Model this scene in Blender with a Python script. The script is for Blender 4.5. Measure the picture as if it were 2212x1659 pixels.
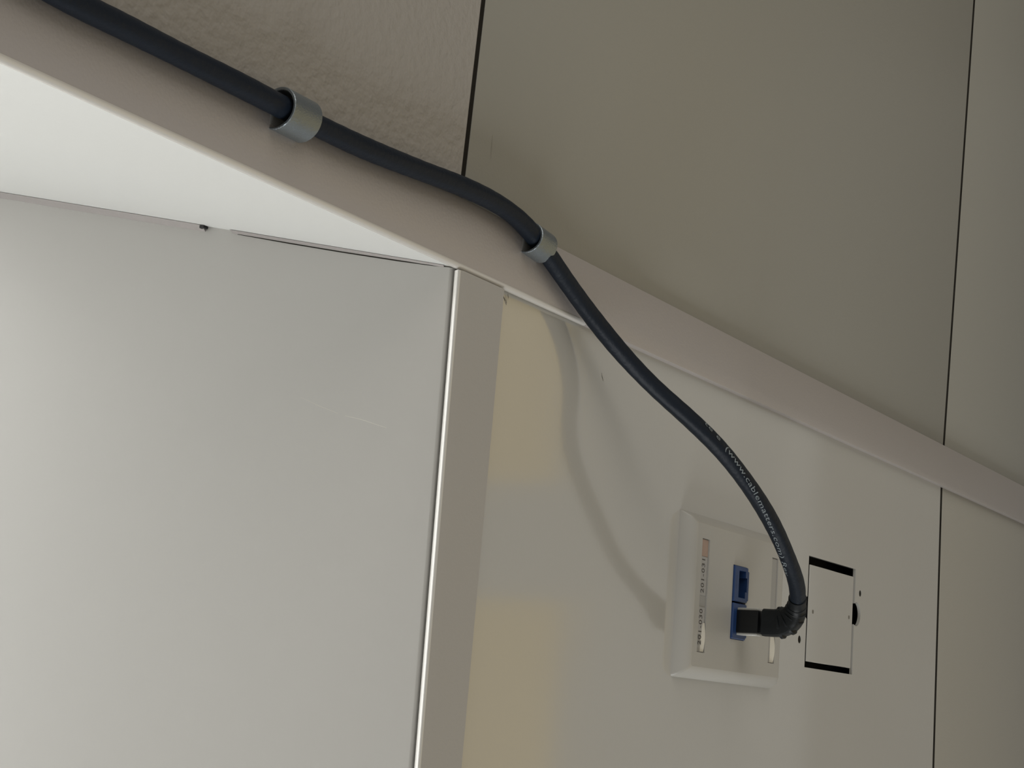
import bpy, bmesh, math, random
from mathutils import Vector, Matrix

scene = bpy.context.scene
for o in list(bpy.data.objects):
    bpy.data.objects.remove(o, do_unlink=True)
COL = scene.collection
random.seed(7)

# ------------------------------------------------------------------ units
# Everything is measured in millimetres from the middle of the network outlet:
# x runs along the wall, y out of the wall into the room, z up. The floor is 560 mm below.
BASE = 560.0
def M(x, y, z):
    return Vector((x / 1000.0, y / 1000.0, (z + BASE) / 1000.0))

# ------------------------------------------------------------------ camera
F_PX = 3823.35
cam_d = bpy.data.cameras.new('camera')
cam_d.sensor_width = 36.0
cam_d.lens = F_PX / 2212.0 * 36.0
cam_d.clip_start = 0.01
cam = bpy.data.objects.new('camera', cam_d)
COL.objects.link(cam)
RX = Vector((-0.07309162, 0.84967837, -0.52221096))
RD = Vector((0.98062002, -0.03420662, -0.19291002))
RF = Vector((-0.18177454, -0.52619063, -0.8307114))
cam.matrix_world = Matrix.Translation(M(54.4546, 335.1607, 725.8288)) @ Matrix(
    ((RX.x, -RD.x, -RF.x), (RX.y, -RD.y, -RF.y), (RX.z, -RD.z, -RF.z))).to_4x4()
scene.camera = cam

# ------------------------------------------------------------------ world, light, exposure
world = bpy.data.worlds.new('world')
world.use_nodes = True
scene.world = world
bg = world.node_tree.nodes['Background']
bg.inputs['Color'].default_value = (1.0, 0.945, 0.83, 1)
bg.inputs['Strength'].default_value = 0.315

def area_light(name, loc, target, sx, sy, power, color):
    d = bpy.data.lights.new(name, 'AREA')
    d.shape = 'RECTANGLE'
    d.size, d.size_y, d.energy, d.color = sx, sy, power, color
    o = bpy.data.objects.new(name, d)
    o.location = loc
    o.rotation_euler = (target - loc).to_track_quat('-Z', 'Y').to_euler()
    COL.objects.link(o)
    return o
# daylight entering by the window behind the sill
area_light('window_daylight', M(640, -440, 905), M(640, 0, 890), 1.8, 1.32, 33.0, (1.0, 0.995, 0.96))
# daylight from the far side of the room plus an unseen side fill added to brighten +x faces
area_light('room_daylight', M(-1700, 1400, 700), M(0, 0, 100), 1.9, 1.3, 15.0, (1.0, 0.96, 0.90))
area_light('side_fill', M(1800, 380, 620), M(0, 0, 150), 0.7, 1.0, 17.0, (0.97, 0.99, 1.0))

vs = scene.view_settings
vs.view_transform = 'Standard'
vs.look = 'None'
vs.exposure = 0.0
vs.gamma = 1.0
vs.use_curve_mapping = False

# ------------------------------------------------------------------ materials
def mat(name, color, rough=0.5, metal=0.0, coat=0.0, bump=0.0, bscale=200.0, mottle=0.0, mscale=6.0,
        wave=0.0, wscale=6.0, spec=0.5, transmission=0.0, alpha=1.0, detail=3.0):
    m = bpy.data.materials.new(name)
    m.use_nodes = True
    nt = m.node_tree
    b = nt.nodes['Principled BSDF']
    b.inputs['Base Color'].default_value = (*color, 1)
    b.inputs['Roughness'].default_value = rough
    b.inputs['Metallic'].default_value = metal
    b.inputs['Specular IOR Level'].default_value = spec
    b.inputs['Coat Weight'].default_value = coat
    b.inputs['Coat Roughness'].default_value = 0.08
    b.inputs['Transmission Weight'].default_value = transmission
    b.inputs['Alpha'].default_value = alpha
    tc = nt.nodes.new('ShaderNodeTexCoord')
    def noise(scale, det):
        n = nt.nodes.new('ShaderNodeTexNoise')
        n.inputs['Scale'].default_value = scale
        n.inputs['Detail'].default_value = det
        nt.links.new(tc.outputs['Object'], n.inputs['Vector'])
        return n
    if mottle > 0:
        n = noise(mscale, 3.0)
        mix = nt.nodes.new('ShaderNodeMix')
        mix.data_type = 'RGBA'
        mix.inputs[6].default_value = (*[c * (1 - mottle) for c in color], 1)
        mix.inputs[7].default_value = (*[min(1, c * (1 + mottle)) for c in color], 1)
        nt.links.new(n.outputs['Fac'], mix.inputs[0])
        nt.links.new(mix.outputs[2], b.inputs['Base Color'])
    last = None
    for strength, scale, det, dist in ((wave, wscale, 1.0, 0.02), (bump, bscale, detail, 0.001)):
        if strength > 0:
            n = noise(scale, det)
            bn = nt.nodes.new('ShaderNodeBump')
            bn.inputs['Strength'].default_value = strength
            bn.inputs['Distance'].default_value = dist
            nt.links.new(n.outputs['Fac'], bn.inputs['Height'])
            if last:
                nt.links.new(last.outputs['Normal'], bn.inputs['Normal'])
            last = bn
    if last:
        nt.links.new(last.outputs['Normal'], b.inputs['Normal'])
    return m

PAINT = (0.42, 0.40, 0.355)
MT = {
    'plaster': mat('plaster', (0.355, 0.335, 0.31), 0.6, bump=0.65, bscale=300, mottle=0.03, detail=2.0),
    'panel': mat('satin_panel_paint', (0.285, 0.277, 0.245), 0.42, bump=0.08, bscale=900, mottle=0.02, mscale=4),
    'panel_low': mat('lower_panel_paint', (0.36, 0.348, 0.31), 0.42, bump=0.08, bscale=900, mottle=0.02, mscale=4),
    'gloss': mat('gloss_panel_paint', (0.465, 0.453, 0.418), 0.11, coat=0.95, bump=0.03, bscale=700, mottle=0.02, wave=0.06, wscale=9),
    'trim': mat('trim_paint', (0.37, 0.342, 0.325), 0.35, bump=0.08, bscale=900, mottle=0.02),
    'lip': mat('lit_lip_paint', (0.60, 0.59, 0.56), 0.2, coat=0.6, mottle=0.02),  # whiter and glossier than the apron, standing in for window glint
    'bead': mat('lit_bead_paint', (0.62, 0.60, 0.565), 0.25, coat=0.3, mottle=0.02),  # whitened so the bead carries the bright light along the corner
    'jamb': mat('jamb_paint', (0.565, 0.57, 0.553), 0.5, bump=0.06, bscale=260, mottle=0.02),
    'sill': mat('sill_paint', (0.458, 0.45, 0.431), 0.4, bump=0.03, bscale=420, mottle=0.03, mscale=3),
    'apron': mat('apron_paint', (0.40, 0.386, 0.365), 0.5, bump=0.06, bscale=800),
    'caulk': mat('caulk', (0.27, 0.25, 0.24), 0.6, bump=0.3, bscale=300),
    'gap_shade': mat('dark_gap_shade', (0.018, 0.016, 0.013), 0.9, spec=0.1, mottle=0.2, mscale=200),  # near-black, stands in for shade inside joints and holes
    'dark': mat('dark_cavity', (0.012, 0.012, 0.013), 0.8, mottle=0.1),
    'floor_grey': mat('grey_floor', (0.11, 0.105, 0.10), 0.55, mottle=0.15, mscale=30),
    'floor_light': mat('light_grey_floor', (0.52, 0.535, 0.55), 0.5, mottle=0.1, mscale=14),
    'floor_shaded': mat('shaded_grey_floor', (0.30, 0.30, 0.295), 0.5, mottle=0.1, mscale=14),  # darker grey stands in for the shadow at the wall foot
    'floor_white': mat('white_floor', (0.82, 0.82, 0.80), 0.5, mottle=0.05, mscale=14),  # unseen bright patch, added for glints on bevels and clips
    'floor_tan': mat('tan_floor', (0.95, 0.70, 0.25), 0.5, mottle=0.08, mscale=12),
    'jacket': mat('cable_jacket', (0.006, 0.0105, 0.019), 0.5, spec=0.25, bump=0.2, bscale=500, mottle=0.1),
    'print': mat('jacket_print', (0.20, 0.23, 0.25), 0.6, mottle=0.25, mscale=900),
    'boot': mat('boot_rubber', (0.006, 0.008, 0.010), 0.5, spec=0.3, bump=0.1, bscale=600),
    'plug': mat('plug_plastic', (0.006, 0.007, 0.008), 0.35, spec=0.3, mottle=0.1),
    'clear': mat('clear_plastic', (0.46, 0.46, 0.43), 0.2, mottle=0.03),
    'clip': mat('grey_clip', (0.26, 0.295, 0.32), 0.36, metal=0.8, bump=0.25, bscale=1800, mottle=0.06, mscale=300),
    'pad': mat('adhesive_pad', (0.30, 0.30, 0.29), 0.7, mottle=0.1),
    'plate': mat('faceplate_plastic', (0.405, 0.395, 0.365), 0.36, bump=0.05, bscale=900, mottle=0.02),
    'blue': mat('blue_plastic', (0.013, 0.042, 0.135), 0.42, bump=0.05, bscale=900, mottle=0.08, mscale=200),
    'bluedark': mat('blue_socket_plastic', (0.012, 0.030, 0.105), 0.45, mottle=0.1),
    'gold': mat('gold_contact', (0.5, 0.36, 0.12), 0.3, metal=1.0, mottle=0.05),
    'paper': mat('label_paper', (0.36, 0.355, 0.345), 0.5, mottle=0.04, mscale=200),
    'paperpink': mat('label_backing', (0.36, 0.26, 0.21), 0.5, mottle=0.12, mscale=300),
    'paperwhite': mat('label_white', (0.62, 0.60, 0.54), 0.4, mottle=0.03),
    'ink': mat('label_ink', (0.05, 0.045, 0.042), 0.5, mottle=0.1),
    'slot': mat('slot_grey', (0.32, 0.315, 0.30), 0.4, mottle=0.03),
    'scuff': mat('scuff_dark', (0.16, 0.15, 0.13), 0.7, mottle=0.2, mscale=600),
    'scuffl': mat('scuff_light', (0.53, 0.515, 0.47), 0.6, mottle=0.1, mscale=600),
    'frame': mat('window_frame_paint', (0.6, 0.59, 0.56), 0.4, mottle=0.02),
}
def glass_mat():
    m = bpy.data.materials.new('window_glass')
    m.use_nodes = True
    nt = m.node_tree
    out = nt.nodes['Material Output']
    nt.nodes.remove(nt.nodes['Principled BSDF'])
    t = nt.nodes.new('ShaderNodeBsdfTransparent')
    g = nt.nodes.new('ShaderNodeBsdfGlossy')
    g.inputs['Roughness'].default_value = 0.02
    f = nt.nodes.new('ShaderNodeFresnel')
    f.inputs['IOR'].default_value = 1.45
    mx = nt.nodes.new('ShaderNodeMixShader')
    nt.links.new(f.outputs[0], mx.inputs[0])
    nt.links.new(t.outputs[0], mx.inputs[1])
    nt.links.new(g.outputs[0], mx.inputs[2])
    nt.links.new(mx.outputs[0], out.inputs['Surface'])
    return m
MT['glass'] = glass_mat()

# ------------------------------------------------------------------ helpers
def finish(name, bm, m, parent=None, smooth=False, origin=None):
    """bmesh in mm -> one mesh object, origin at the middle of its base"""
    bmesh.ops.recalc_face_normals(bm, faces=bm.faces[:])
    xs = [v.co.x for v in bm.verts]; ys = [v.co.y for v in bm.verts]; zs = [v.co.z for v in bm.verts]
    org = Vector(origin) if origin else Vector(((min(xs) + max(xs)) / 2, (min(ys) + max(ys)) / 2, min(zs)))
    for v in bm.verts:
        v.co = (v.co - org) / 1000.0
    me = bpy.data.meshes.new(name)
    bm.to_mesh(me); bm.free()
    if smooth:
        for p in me.polygons: p.use_smooth = max(abs(c) for c in p.normal) < 0.998
        try: me.set_sharp_from_angle(angle=math.radians(38))
        except Exception: pass
    me.materials.append(MT[m] if isinstance(m, str) else m)
    o = bpy.data.objects.new(name, me)
    COL.objects.link(o)
    wl = M(*org)
    if parent:
        o.parent = parent
        o.location = wl - parent_world(parent)
    else:
        o.location = wl
    return o

def parent_world(p):
    v = p.location.copy()
    while p.parent:
        p = p.parent
        v += p.location
    return v

def empty(name, x, y, z):
    o = bpy.data.objects.new(name, None)
    o.empty_display_size = 0.01
    o.location = M(x, y, z)
    COL.objects.link(o)
    return o

def tag(o, label=None, cat=None, group=None, kind=None):
    if label: o['label'] = label
    if cat: o['category'] = cat
    if group: o['group'] = group
    if kind: o['kind'] = kind
    return o

def bm_box(lo, hi, bevel=0.0, seg=2, bm=None):
    b = bmesh.new()
    bmesh.ops.create_cube(b, size=1.0)
    c = [(lo[i] + hi[i]) / 2 for i in range(3)]
    s = [hi[i] - lo[i] for i in range(3)]
    for v in b.verts:
        v.co = Vector((c[0] + v.co.x * s[0], c[1] + v.co.y * s[1], c[2] + v.co.z * s[2]))
    if bevel > 0:
        bmesh.ops.bevel(b, geom=b.edges[:] , offset=bevel, offset_type='OFFSET', segments=seg, profile=0.5, affect='EDGES', clamp_overlap=True)
    if bm is None:
        return b
    join(bm, b)
    return bm

def join(dst, src):
    t = bpy.data.meshes.new('t')
    src.to_mesh(t); src.free()
    dst.from_mesh(t)
    bpy.data.meshes.remove(t)

def bm_prism(poly, y0, y1, bevel=0.0):
    """polygon in (x,z), extruded in y"""
    b = bmesh.new()
    f = b.faces.new([b.verts.new((x, y0, z)) for x, z in poly])
    r = bmesh.ops.extrude_face_region(b, geom=[f])
    for e in r['geom']:
        if isinstance(e, bmesh.types.BMVert): e.co.y = y1
    if bevel > 0:
        bmesh.ops.bevel(b, geom=b.edges[:], offset=bevel, offset_type='OFFSET', segments=2, profile=0.5, affect='EDGES', clamp_overlap=True)
    return b

def bm_cyl(x, z, r, y0, y1, n=24, rz=None):
    rz = rz or r
    return bm_prism([(x + r * math.cos(2 * math.pi * i / n), z + rz * math.sin(2 * math.pi * i / n)) for i in range(n)], y0, y1)

def cut(o, cutters):
    """subtract bmeshes (mm, world) from object o"""
    for bmc in cutters:
        bmesh.ops.recalc_face_normals(bmc, faces=bmc.faces[:])
        me = bpy.data.meshes.new('c')
        for v in bmc.verts: v.co = M(*v.co)
        bmc.to_mesh(me); bmc.free()
        c = bpy.data.objects.new('cutter', me)
        COL.objects.link(c)
        md = o.modifiers.new('b', 'BOOLEAN')
        md.operation = 'DIFFERENCE'; md.solver = 'EXACT'; md.object = c
        bpy.context.view_layer.update()
        dg = bpy.context.evaluated_depsgraph_get()
        nm = bpy.data.meshes.new_from_object(o.evaluated_get(dg))
        o.modifiers.clear()
        old = o.data; nmn = old.name
        o.data = nm
        bpy.data.meshes.remove(old); nm.name = nmn
        bpy.data.objects.remove(c, do_unlink=True)
        bpy.data.meshes.remove(me)
    for p in o.data.polygons:
        if max(abs(c) for c in p.normal) > 0.998: p.use_smooth = False

TILT = 0.040        # the wall left of the trim leans a little into the room
def tilt(bm):
    for v in bm.verts:
        if v.co.x < -106: v.co.y += TILT * (-106 - v.co.x)
    return bm

# ------------------------------------------------------------------ setting
ZS = 240.0      # sill height
XJ = -93.6      # window side edge of the trim
# floor
fl = finish('floor', bm_box((-2600, -20, -600), (2600, 3200, -560)), 'floor_grey')
tag(fl, 'grey floor at the foot of the wall', kind='structure')
for lo, hi, fm in (((-430, 424, -560), (-140, 1300, -558), 'floor_tan'), ((-40, 412, -560), (700, 1300, -558), 'floor_tan'),
                   ((-430, 2, -560), (240, 190, -558), 'floor_shaded'), ((-430, 190, -560), (-140, 424, -558), 'floor_light'), ((-140, 190, -560), (-40, 1300, -558), 'floor_light'),
                   ((-40, 190, -560), (240, 412, -558), 'floor_light'), ((240, 2, -560), (700, 412, -558), 'floor_white')):
    finish('added_floor_tile', bm_box(lo, hi), fm, fl)  # unseen tiles, added and coloured for reflections in the gloss panel

# plaster wall above the steel panels
bm = tilt(bm_box((-2600, -60, ZS + 0.6), (-113, 0.6, 1700), 1.6, 3))
wu = tag(finish('wall_upper', bm, 'plaster', smooth=True), 'grey orange-peel plaster wall left of the window', kind='structure')

# steel enclosure below: dark carcass behind, sheet panels in front
cb = tilt(bm_box((-2600, -60, -560), (-106, -14, ZS - 6)))
bm_box((-106, -60, -560), (2600, -14, ZS - 31), bm=cb)
wl = finish('wall_lower', cb, 'dark')
tag(wl, 'grey painted steel panelling below sill height', kind='structure')
ZJ = -283.0     # height of the horizontal joint
def sheet(x0, x1, z0, z1, m, do_tilt):
    b = bm_box((x0, -1.6, z0), (x1, 0.0, z1), 0.5, 2)
    b = tilt(b) if do_tilt else b
    return finish('steel_panel', b, m, wl, smooth=True)
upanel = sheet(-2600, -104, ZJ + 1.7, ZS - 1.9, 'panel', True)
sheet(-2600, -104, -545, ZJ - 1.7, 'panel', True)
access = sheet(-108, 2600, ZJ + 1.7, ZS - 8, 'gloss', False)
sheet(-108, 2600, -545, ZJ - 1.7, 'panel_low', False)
for x0, x1, zz, h in ((-2600, -104, ZJ, 4.0), (-108, 2600, ZJ, 4.0), (-2600, -113, ZS - 0.5, 4.0)):
    g = bm_box((x0, -9, zz - h / 2), (x1, -0.22, zz + h / 2))
    finish('joint_shade_strip', tilt(g) if x0 < -500 else g, 'gap_shade', wl)  # added dark strip giving the open joint its shade
cvx0, cvx1, cvz0, cvz1 = -31.3, 22.8, -149.6, -86.0
cut(access, [bm_box((cvx0, -6, cvz0), (cvx1, 4, cvz1)), bm_cyl(-8.3, -152.4, 6.1, -6, 4, 32), bm_cyl(-6.0, -88.6, 6.1, -6, 4, 32),
             bm_cyl(10.0, -78.5, 1.9, -6, 4, 20), bm_cyl(-19.5, -157.0, 1.7, -6, 4, 20)])
for x, z, r in ((10.0, -78.5, 1.85), (-19.5, -157.0, 1.65)):
    finish('screw_hole', bm_cyl(x, z, r, -6, -0.25, 20), 'gap_shade', access)

# vertical trim strip between plaster / panels and window bay
bm = bm_prism([(-117.6, -545), (XJ, -545), (XJ, 150), (XJ - 0.9, 150.2), (XJ - 0.9, 1700), (-117.6, 1700)], -2.0, 3.0, 0.45)
tr1 = tag(finish('trim_1', bm, 'trim', smooth=True), 'narrow vertical painted trim strip carrying the cable clips', kind='structure')

finish('lit_corner_bead', bm_box((XJ - 2.0, 0.3, 150.5), (XJ + 0.6, 3.08, 1700), 1.2, 5), 'bead', tr1, smooth=True)  # pale paint draws the lit edge, upper stretch only

# splayed window jamb
bm = bmesh.new()
jx, jd = -52.0, -250.0
def jp(t): return XJ - 0.1 + jx * t, 1.3 + jd * t
pts = [(XJ - 1.2, 1.3), jp(0.0), jp(0.5), jp(1.5), (-260, jd * 1.5), (-260, -62), (-112, -62), (-112, 0.5)]
lo = [bm.verts.new((x, y, ZS - 3)) for x, y in pts]
hi = [bm.verts.new((x, y, 1700)) for x, y in pts]
n = len(pts)
bm.faces.new(lo); bm.faces.new(hi[::-1])
for i in range(n):
    bm.faces.new((lo[i], lo[(i + 1) % n], hi[(i + 1) % n], hi[i]))
jamb = tag(finish('wall_jamb', bm, 'jamb', smooth=True), 'bright white splayed window jamb above the sill', kind='structure')

# caulk bead at the foot of the jamb with a broken spot
def caulk(t0, t1, h0, h1, w):
    b = bmesh.new()
    N = 14; rings = []
    for i in range(N + 1):
        t = t0 + (t1 - t0) * i / N
        x, y = jp(t); h = h0 + (h1 - h0) * i / N + random.uniform(-.15, .15)
        rings.append([b.verts.new(v) for v in ((x - 0.2, y, ZS - 0.4), (x + w, y, ZS - 0.2), (x + w * .55, y, ZS + h * .45), (x + 0.15, y, ZS + h))])
    for a, c in zip(rings, rings[1:]):
        for k in range(4):
            b.faces.new((a[k], a[(k + 1) % 4], c[(k + 1) % 4], c[k]))
    b.faces.new(rings[0]); b.faces.new(rings[-1][::-1])
    return b
finish('caulk_bead', caulk(0.02, 0.41, 0.5, 2.2, 1.15), 'caulk', jamb, smooth=True)
finish('caulk_bead', caulk(0.465, 1.45, 2.4, 4.0, 2.4), 'caulk', jamb, smooth=True)
# black nick at the broken end of the bead
b = bmesh.new()
q = []
for t, w in ((0.005, 0.35), (0.04, .75), (0.10, 1.1), (0.2, 1.3), (0.30, 1.25), (0.40, 1.1)):
    x, y = jp(t)
    q.append((b.verts.new((x + w - .12, y, ZS + .06)), b.verts.new((x + w + (.12 if t > .35 or t < .02 else .30), y, ZS + .06))))
for a, c in zip(q, q[1:]): b.faces.new((a[0], a[1], c[1], c[0]))
finish('caulk_crack', b, 'gap_shade', jamb)
x, y = jp(0.462)
finish('caulk_gap', bm_box((x - .1, y - 2.0, ZS - 0.2), (x + 1.1, y + 0.4, ZS + 2.4), 0.2, 1), 'dark', jamb)

# window sill with front apron
bm = bm_box((-250, -390, ZS - 30), (2400, -0.6, ZS), 1.0, 3)
sill = tag(finish('trim_2', bm, 'sill', smooth=True), 'wide grey painted window sill top', kind='structure')
b = bmesh.new()
prof = [(0.7, ZS - 7), (0.7, ZS - 0.3), (0.85, ZS - 0.02), (1.4, ZS + 0.27), (1.95, ZS + 0.55), (2.5, ZS + 0.83), (2.85, ZS + 0.88), (3.12, ZS + 0.70), (3.26, ZS + 0.25), (3.3, ZS - 0.1), (3.3, ZS - 6)]
xs = [XJ + 1.0, XJ + 1.2, XJ + 6, 0, 80, 400, 1200, 2400]
rows = []
for xx in xs:
    zb = 211.6 + (xx + 93) * 0.024 if xx < 300 else 221
    dz = -2.2 if xx < XJ + 1.1 else 0
    # the round top edge dips a little at the corner
    rows.append([b.verts.new((xx, yy, zz + dz)) for yy, zz in prof] + [b.verts.new((xx, 3.3, zb)), b.verts.new((xx, 0.05, zb))])
for a, c in zip(rows, rows[1:]):
    k = len(a)
    for i in range(k):
        b.faces.new((a[i], a[(i + 1) % k], c[(i + 1) % k], c[i]))
b.faces.new(rows[0]); b.faces.new(rows[-1][::-1])
apron = finish('apron', b, 'apron', sill, smooth=True)
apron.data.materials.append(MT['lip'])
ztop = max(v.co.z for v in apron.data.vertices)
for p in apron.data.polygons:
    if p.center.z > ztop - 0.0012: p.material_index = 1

# window at the back of the recess (out of view, lets the daylight in)
win = tag(finish('window_1', bm_box((-240, -410, ZS + 20), (1640, -402, 1600)), 'glass'), 'tall window behind the sill', kind='structure')
for lo, hi in (((-260, -430, ZS), (1660, -385, ZS + 14)), ((-260, -430, 1590), (1660, -385, 1640)),
               ((-260, -430, ZS + 45), (-210, -385, 1590)), ((1610, -430, ZS + 45), (1660, -385, 1590)), ((680, -430, ZS + 45), (730, -385, 1590))):
    finish('window_frame', bm_box(lo, hi, 3), 'frame', win, smooth=True)

# ------------------------------------------------------------------ small marks on the paint
def streak(pts, w, m, parent, name='scuff_mark', plane='y', off=0.05):
    b = bmesh.new()
    L = []
    for i, (a, c) in enumerate(pts):
        k = w * (0.35 + 0.65 * math.sin(math.pi * (i + .4) / (len(pts) - .2)))
        if plane == 'y': L.append([b.verts.new((a - k / 2, off, c)), b.verts.new((a + k / 2, off, c + k * .3))])
        else: L.append([b.verts.new((a - k / 2, c, ZS + off)), b.verts.new((a + k / 2, c + k * .3, ZS + off))])
    for p, q in zip(L, L[1:]):
        b.faces.new((p[0], p[1], q[1], q[0]))
    return finish(name, b, m, parent)

# ------------------------------------------------------------------ cover plate in the panel cut-out
cp = empty('cover_plate', (cvx0 + cvx1) / 2, -1.5, cvz0)
tag(cp, 'grey rectangular blank cover set in a panel cut-out with black slots at both ends', 'cover plate')
plate = finish('plate', bm_box((cvx0 + 4.1, -0.75, cvz0 + 2.2), (cvx1 - 3.0, -0.2, cvz1 - 2.4), 0.15, 1), 'gloss', cp, smooth=True)
finish('back_strap', bm_box((cvx0 + 16, -5.0, cvz0 + 6), (cvx1 - 16, -0.76, cvz1 - 6), 0.3, 1), 'dark', cp)
for (x, z) in ((-4.6, -94.2), (-5.9, -142.6)):
    finish('rivet', bm_cyl(x, z, 1.0, -0.6, -0.12, 16), 'scuff', cp)

# ------------------------------------------------------------------ network outlet
ol = empty('network_outlet', 0, 0, -45)
tag(ol, 'grey two-port network wall plate with blue jacks and numbered labels', 'network outlet')
FY = 6.5
PZ0, PZ1 = -45.0, 57.2
b = bmesh.new()
secs = [(0, 0, 0.0), (0.3, 0.3, 1.2), (2.0, 2.2, 4.4), (4.0, 4.6, 6.2), (4.9, 5.6, FY)]
loops = []
for bx, bz, y in secs:
    x0, x1, z0, z1 = -35 + bx, 35 - bx, PZ0 + bz, PZ1 - bz
    rr = 1.2
    lp = []
    for (cxx, czz, a0) in ((x1 - rr, z1 - rr, 0), (x0 + rr, z1 - rr, 90), (x0 + rr, z0 + rr, 180), (x1 - rr, z0 + rr, 270)):
        for k in range(4):
            a = math.radians(a0 + 30 * k)
            lp.append(b.verts.new((cxx + rr * math.cos(a), y, czz + rr * math.sin(a))))
    loops.append(lp)
for A, C in zip(loops, loops[1:]):
    for i in range(len(A)):
        b.faces.new((A[i], A[(i + 1) % len(A)], C[(i + 1) % len(A)], C[i]))
b.faces.new(loops[0]); b.faces.new(loops[-1])
body = finish('faceplate', b, 'plate', ol, smooth=True)
L1Z0, L1Z1 = 39.6, 47.0
L2Z0, L2Z1 = -34.0, -27.0
JZ0, JZ1 = 0.6, 14.6
cut(body, [bm_box((-24.0, FY - 1.1, L1Z0), (24.0, FY + 3, L1Z1)), bm_box((-24.0, FY - 1.1, L2Z0), (24.0, FY + 3, L2Z1)),
           bm_box((-16.2, -3, JZ0 - .2), (16.2, FY + 3, JZ1 + .2))])

def text_mesh(s, size, font_shear=0.0, spacing=1.0):
    cu = bpy.data.curves.new('t', 'FONT')
    cu.body = s; cu.size = size; cu.shear = font_shear; cu.space_character = spacing
    cu.align_x = 'LEFT'; cu.resolution_u = 2
    o = bpy.data.objects.new('t', cu)
    COL.objects.link(o)
    bpy.context.view_layer.update()
    me = bpy.data.meshes.new_from_object(o.evaluated_get(bpy.context.evaluated_depsgraph_get()))
    bpy.data.objects.remove(o, do_unlink=True); bpy.data.curves.remove(cu)
    b = bmesh.new(); b.from_mesh(me); bpy.data.meshes.remove(me)
    return b
def wall_text(name, s, x, z, size, y, parent, m='ink'):
    """reads towards -x (rightwards for someone facing the wall), letters upright"""
    b = text_mesh(s, size, spacing=1.08)
    for v in b.verts: v.co = Vector((x - v.co.x, y, z + v.co.y))
    r = bmesh.ops.extrude_face_region(b, geom=b.faces[:])
    for e in r['geom']:
        if isinstance(e, bmesh.types.BMVert): e.co.y += 0.03
    return finish(name, b, m, parent)

def label_window(z0, z1, top):
    strip = finish('label_strip', bm_box((-23.8, FY - 1.1, z0 + .2), (23.8, FY - 0.7, z1 - .2), 0.1, 1), 'slot', ol)
    y = FY - 0.7
    def curl(x0, x1, za, zb, lift):
        b = bmesh.new(); rows = []
        for i in range(9):
            t = i / 8
            xx = x0 + (x1 - x0) * t
            u = math.sin(math.pi * (0.12 + .88 * t) / 1.1)
            rows.append([b.verts.new((xx, y + 0.05, za + (zb - za) * 0.0)), b.verts.new((xx, y + lift * u * .55, za + (zb - za) * .5)), b.verts.new((xx, y + lift * u, zb))])
        for a, c in zip(rows, rows[1:]):
            for k in range(2): b.faces.new((a[k], a[k + 1], c[k + 1], c[k]))
        g = bmesh.ops.extrude_face_region(b, geom=b.faces[:])
        for e in g['geom']:
            if isinstance(e, bmesh.types.BMVert): e.co.y -= 0.05
        return b
    if top:
        finish('backing_paper', bm_box((-23.6, y, z0 + .4), (-16.5, y + .12, z1 - .4)), 'paperpink', strip)
        finish('paper_label', bm_box((-16.3, y, z0 + .8), (0.0, y + .2, z1 - .6)), 'paper', strip)
        finish('paper_label', bm_box((5.0, y, z0 + .8), (16.5, y + .2, z1 - .4)), 'paper', strip)
        wall_text('label_number', '201-031', -0.8, z0 + 2.9, 4.3, y + .22, strip)
        wall_text('label_number', '201-030', 21.0, z0 + 2.9, 4.3, y + .22, strip)
        finish('paper_curl', curl(11.5, 23.6, z0 + 3.3, z0 + .5, 0.9), 'paperwhite', strip, smooth=True)
    else:
        finish('paper_label', bm_box((-23.4, y, z0 + .5), (1.0, y + .2, z1 - .4)), 'slot', strip)
        finish('paper_curl', curl(12.0, 23.6, z0 + 3.8, z0 + .4, 1.0), 'paperwhite', strip, smooth=True)
label_window(L1Z0, L1Z1, True)
label_window(L2Z0, L2Z1, False)

def keystone(x0, x1):
    b = bm_box((x0, -18, JZ0), (x1, FY + 0.9, JZ1), 0.35, 1)
    k = finish('keystone_jack', b, 'blue', ol)
    xm = (x0 + x1) / 2
    cut(k, [bm_box((xm - 5.95, FY - 11, JZ0 + 2.6), (xm + 5.95, FY + 4, JZ0 + 9.6)), bm_box((xm - 3.1, FY - 11, JZ0 + 1.0), (xm + 3.1, FY + 4, JZ0 + 2.8))])
    finish('socket', bm_box((xm - 5.9, FY - 11, JZ0 + 1.2), (xm + 5.9, FY - 7.5, JZ0 + 9.5)), 'bluedark', k)
    finish('lower_tab', bm_box((x0 + 1.6, FY - 1, JZ0 - 1.3), (x1 - 1.0, FY + 0.8, JZ0 + .25), 0.25, 1), 'blue', k)
    finish('upper_slot', bm_box((xm - 3.6, FY + .85, JZ0 + 11.6), (xm + 2.4, FY + .93, JZ0 + 12.2)), 'bluedark', k)
    for i in range(8):
        xx = xm - 3.57 + i * 1.02
        finish('contact', bm_box((xx - .2, FY - 7.5, JZ0 + 7.9), (xx + .2, FY - 2, JZ0 + 8.3)), 'gold', k)
    return k
keystone(-16.0, -0.35)
keystone(0.35, 16.0)

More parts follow.
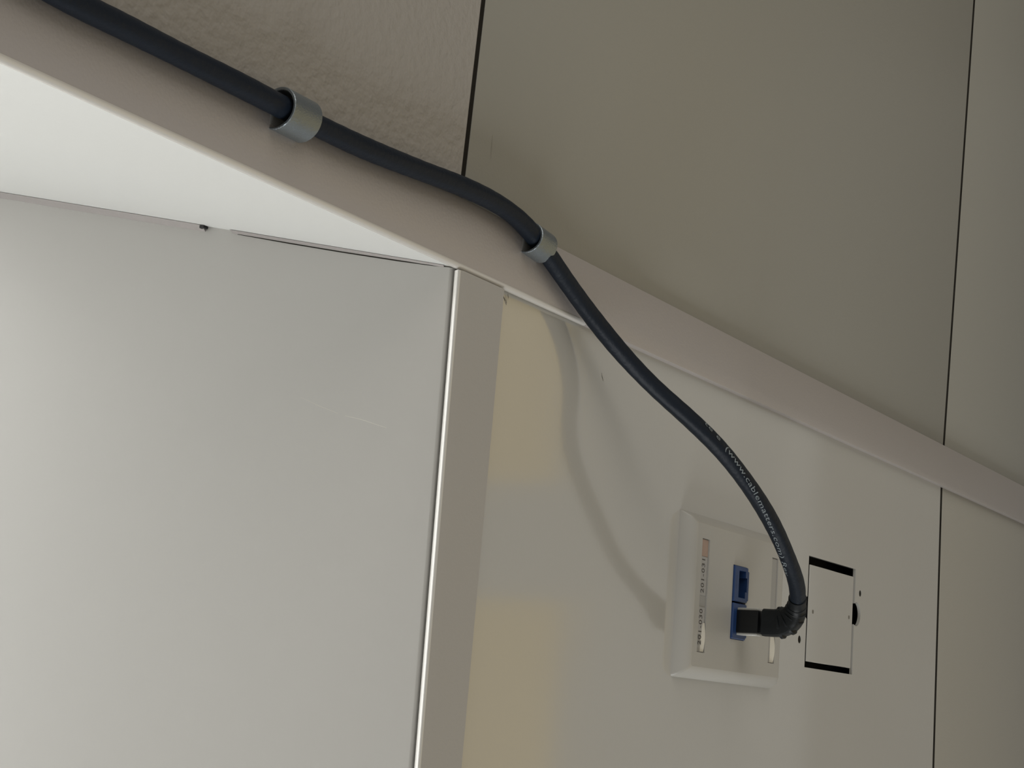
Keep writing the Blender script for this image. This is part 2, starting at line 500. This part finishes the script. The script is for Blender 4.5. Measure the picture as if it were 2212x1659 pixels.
# ------------------------------------------------------------------ cable
PX, PZ = 8.15, 7.4      # plug axis
CP = [(-116.5, 6.9, 640), (-116.3, 6.7, 540), (-116.1, 6.6, 466), (-114.6, 6.6, 434.7), (-114.9, 6.6, 411.3), (-115.0, 6.6, 386.5), (-115.2, 6.6, 363.1), (-115.0, 6.7, 342.0),
      (-114.9, 6.7, 326.3), (-115.5, 6.6, 302.7), (-117.4, 6.6, 274.9), (-119.5, 6.6, 247.4), (-119.9, 6.6, 225.1), (-117.5, 6.8, 207.8),
      (-111.3, 6.9, 190.9), (-103.9, 7.2, 175.1), (-94.8, 8.4, 156.5), (-84.1, 12.5, 138.5), (-73.7, 19.0, 122.4), (-63.8, 27.5, 107.8), (-53.5, 34.5, 91.5), (-41.4, 38.8, 71.8), (-29.6, 41.0, 54.0), (-18.0, 41.5, 38.4), (-7.1, 39.5, 21.4),
      (1.4, 34.8, 9.8), (6.4, 31.0, 7.6), (PX, 26.0, PZ), (PX, 20.0, PZ), (PX, 12.0, PZ)]
CP = [Vector(c) for c in CP]
def catmull(P, per=10):
    out = []
    for i in range(len(P) - 1):
        p0, p1, p2, p3 = P[max(i - 1, 0)], P[i], P[i + 1], P[min(i + 2, len(P) - 1)]
        for k in range(per):
            t = k / per
            out.append(0.5 * ((2 * p1) + (p2 - p0) * t + (2 * p0 - 5 * p1 + 4 * p2 - p3) * t * t + (3 * p1 - p0 - 3 * p2 + p3) * t ** 3))
    out.append(P[-1].copy())
    return out
path = catmull(CP, 10)
for _ in range(12):
    path = [path[0]] + [(path[i - 1] + path[i] * 2 + path[i + 1]) / 4 for i in range(1, len(path) - 1)] + [path[-1]]
S = [0.0]
for a, c in zip(path, path[1:]): S.append(S[-1] + (c - a).length)
def at(s):
    s = max(0, min(S[-1] - 1e-4, s))
    import bisect
    i = max(0, bisect.bisect_right(S, s) - 1)
    t = (s - S[i]) / (S[i + 1] - S[i])
    return path[i].lerp(path[i + 1], t), (path[min(i + 2, len(path) - 1)] - path[max(i - 1, 0)]).normalized()
CAMP = Vector((54.45, 335.16, 725.83))
FIX = Vector((0.35, 0.9, 0.25)).normalized()
def frame(s):
    c, t = at(s)
    n1 = (FIX - FIX.dot(t) * t)
    n1.normalize()
    return c, t, n1, t.cross(n1)
CR = 3.45
ca = empty('network_cable', -116, 3.0, -20)
tag(ca, 'black round network cable running down the trim and plugged into the blue jack', 'cable')
s_end = S[-1] - 13.0
b = bmesh.new(); rings = []
NS, NR = 420, 22
for i in range(NS + 1):
    s = s_end * i / NS
    c, t = at(s)
    if i == 0:
        n1 = (FIX - FIX.dot(t) * t).normalized()
    else:
        n1 = (n1 - n1.dot(t) * t).normalized()
    n2 = t.cross(n1)
    rg = []
    for k in range(NR):
        a = 2 * math.pi * k / NR
        r = CR * (1 + 0.022 * math.cos(4 * a + s * 0.11) + 0.008 * math.sin(s * .9))
        rg.append(b.verts.new(c + (n1 * math.cos(a) + n2 * math.sin(a)) * r))
    rings.append(rg)
for A, C in zip(rings, rings[1:]):
    for k in range(NR):
        b.faces.new((A[k], A[(k + 1) % NR], C[(k + 1) % NR], C[k]))
b.faces.new(rings[0]); b.faces.new(rings[-1])
jacket = finish('jacket', b, 'jacket', ca, smooth=True)

# printing on the jacket, wrapped round it
def find_s(pt):
    i = min(range(len(path)), key=lambda k: (path[k] - Vector(pt)).length)
    return S[i]
def wrap_text(txt, s0, s1, ang0, ang1, size, m='print'):
    b = text_mesh(txt, size, font_shear=0.12, spacing=1.05)
    xs = [v.co.x for v in b.verts]; w = max(xs)
    bmesh.ops.triangulate(b, faces=b.faces[:])
    for v in b.verts:
        u = v.co.x / w
        s = s0 + (s1 - s0) * u
        c, t = at(s)
        view = (CAMP - c); view = (view - view.dot(t) * t).normalized()
        side = t.cross(view)            # which way letters' tops point
        a = math.radians(ang0 + (ang1 - ang0) * u) + (v.co.y - size * .3) / CR
        v.co = c + (view * math.cos(a) - side * SGN * math.sin(a)) * (CR * 1.045)
    return finish('jacket_print', b, m, jacket)
SGN = 1
s_a = find_s((-59, 27.5, 93)); s_b = find_s((-53.5, 34.5, 91.5)); s_c = find_s((-12, 37.6, 23))
wrap_text('te e', s_b - 16, s_b - 6.0, 62, 48, 2.6)
wrap_text('(www.cablematters.com) Rev ,', s_b - 2.5, find_s((-11.46, 40.3, 28.199999999999996)), 42, -58, 2.9)

# boot, ribs and plug
boot = None
b = bmesh.new(); rings = []
NRB = 24
s_pl = S[-1] - 12.0 + 5.0   # boot starts at y = 17
def sec(s):
    c, t = at(s)
    n1 = Vector((0, 0, 1)); n1 = (n1 - n1.dot(t) * t).normalized()
    return c, t, n1, t.cross(n1)
NB = 26
Lb = 25.0
for i in range(NB + 1):
    u = i / NB
    s = s_pl - 0.5 - Lb * u
    c, t, n1, n2 = sec(s)
    k = max(0.0, min(1.0, (u - 0.28) / 0.6)); k = k * k * (3 - 2 * k)
    hw = 5.95 * (1 - k) + 3.95 * k      # half width along the wall
    hh = 4.5 * (1 - k) + 3.95 * k
    e = 5.0 * (1 - k) + 2.0 * k
    rg = []
    for q in range(NRB):
        a = 2 * math.pi * q / NRB
        ca_, sa_ = math.cos(a), math.sin(a)
        rr = (abs(ca_) ** e + abs(sa_) ** e) ** (-1 / e)
        rg.append(b.verts.new(c + n2 * (rr * ca_ * hw) + n1 * (rr * sa_ * hh)))
    rings.append(rg)
for A, C in zip(rings, rings[1:]):
    for k in range(NRB):
        b.faces.new((A[k], A[(k + 1) % NRB], C[(k + 1) % NRB], C[k]))
b.faces.new(rings[0]); b.faces.new(rings[-1])
boot = finish('boot', b, 'boot', ca, smooth=True)
for u, grow, th in ((0.30, 1.1, 0.8), (0.43, 1.15, 0.65), (0.56, 0.95, 0.6), (0.68, 0.75, 0.6), (0.79, 0.6, 0.55)):
    s = s_pl - 0.5 - Lb * u
    k = max(0.0, min(1.0, (u - 0.28) / 0.6)); k = k * k * (3 - 2 * k)
    hw = 5.95 * (1 - k) + 3.95 * k + grow * (1.0 if u < .5 else .6)
    hh = 4.5 * (1 - k) + 3.95 * k + grow * .45
    b = bmesh.new(); rg2 = []
    for ds, g in ((-th, -.9), (-th * .6, 0), (th * .6, 0), (th, -.9)):
        c, t, n1, n2 = sec(s + ds)
        rg2.append([b.verts.new(c + n2 * math.cos(2 * math.pi * q / NRB) * (hw + g) + n1 * math.sin(2 * math.pi * q / NRB) * (hh + g)) for q in range(NRB)])
    for A, C in zip(rg2, rg2[1:]):
        for q in range(NRB):
            b.faces.new((A[q], A[(q + 1) % NRB], C[(q + 1) % NRB], C[q]))
    b.faces.new(rg2[0]); b.faces.new(rg2[-1])
    finish('boot_rib', b, 'boot', boot, smooth=True)
plug = finish('plug', bm_box((PX - 4.9, FY - 6, PZ - 3.9), (PX + 4.9, 17.6, PZ + 3.6), 0.4, 2), 'plug', ca, smooth=True)
for sx in (-1, 1):
    finish('clear_side', bm_box((min(PX + sx * 4.85, PX + sx * 5.95), FY - 5, PZ - 3.4), (max(PX + sx * 4.85, PX + sx * 5.95), 17.0, PZ + 2.6), 0.25, 1), 'clear', plug, smooth=True)
finish('latch', bm_box((PX - 2.9, FY - 5, PZ - 5.4), (PX + 2.9, 19.0, PZ - 4.3), 0.3, 1), 'plug', plug, smooth=True)

# ------------------------------------------------------------------ cable clips
def clip(x, z, L, rot, RO, label):
    e = empty('cable_clip', x, 3.0, z)
    tag(e, label, 'cable clip', 'grey cable clips stuck on the trim')
    TH = 1.0
    cy = 3.0 + RO * 0.42
    b = bmesh.new(); rings = []
    N = 30
    for iz, (dz, g) in enumerate(((-L / 2, .22), (-L / 2 + .22, 0), (L / 2 - .22, 0), (L / 2, .22))):
        outer, inner = [], []
        for i in range(N + 1):
            a = math.radians(-26 + (208 + 26) * i / N)
            # lip flares out flatter at the open end
            fl = 1.0 + 0.05 * max(0, 1 - i / 6)
            th = TH * (0.55 + 0.45 * min(1, i / 6))
            for lst, r in ((outer, RO * fl - g), (inner, RO * fl - th + g)):
                lst.append((r * math.cos(a), cy + r * math.sin(a), dz))
        rings.append((outer, inner))
    c_, s_ = math.cos(rot), math.sin(rot)
    def V(p):
        return b.verts.new((x + p[0] * c_ + p[2] * s_, max(3.02, p[1]), z - p[0] * s_ + p[2] * c_))
    R2 = [[V(p) for p in o] + [V(p) for p in reversed(i)] for o, i in rings]
    for A, C in zip(R2, R2[1:]):
        k = len(A)
        for i in range(k): b.faces.new((A[i], A[(i + 1) % k], C[(i + 1) % k], C[i]))
    for rg in (R2[0], R2[-1]):
        k = len(rg)
        for i in range(k // 2 - 1):
            b.faces.new((rg[i], rg[i + 1], rg[k - 2 - i], rg[k - 1 - i]))
    finish('sleeve', b, 'clip', e, smooth=True)
    b = bm_box((-6.0, 2.98, -L / 2), (4.6, 3.1, L / 2))
    for v in b.verts:
        p = v.co.copy()
        v.co = Vector((x + p.x * c_ + p.z * s_, p.y, z - p.x * s_ + p.z * c_))
    finish('adhesive_pad', b, 'pad', e)
    return e
clip(-114.8, 338.6, 13.0, 0.0, 6.5, 'larger grey cable clip on the cable above the sill, beside the plaster wall')
clip(-113.8, 195.8, 11.0, -0.10, 5.8, 'smaller grey cable clip on the trim below sill level, nearest the wall plate')

# ------------------------------------------------------------------ paint marks
streak([(-50.1, -61), (-46.7, -52.3), (-43.8, -43.7)], 0.22, 'scuffl', sill, plane='z', off=0.03)
streak([(-42.9, -40.5), (-41.4, -33.4), (-38.2, -22.2)], 0.3, 'scuffl', sill, plane='z', off=0.03)
for pts, w in (([(-92.6, 207.6), (-91.0, 206.4), (-90.0, 205.4)], .5), ([(-92.4, 205.2), (-90.6, 205.0), (-89.4, 204.2)], .45), ([(-92.8, 204.0), (-91.6, 203.4), (-90.4, 204.0)], .5), ([(-91.4, 206.8), (-88.8, 204.4)], .4)):
    streak(pts, w, 'scuff', access)
streak([(-78.6, 131.8), (-77.4, 131.4), (-76.4, 130.6), (-75.6, 130.2)], .5, 'scuff', access)
streak([(-146, 224.4), (-143, 224.5), (-140, 224.3), (-137, 224.4)], .35, 'scuff', upanel, off=1.75)
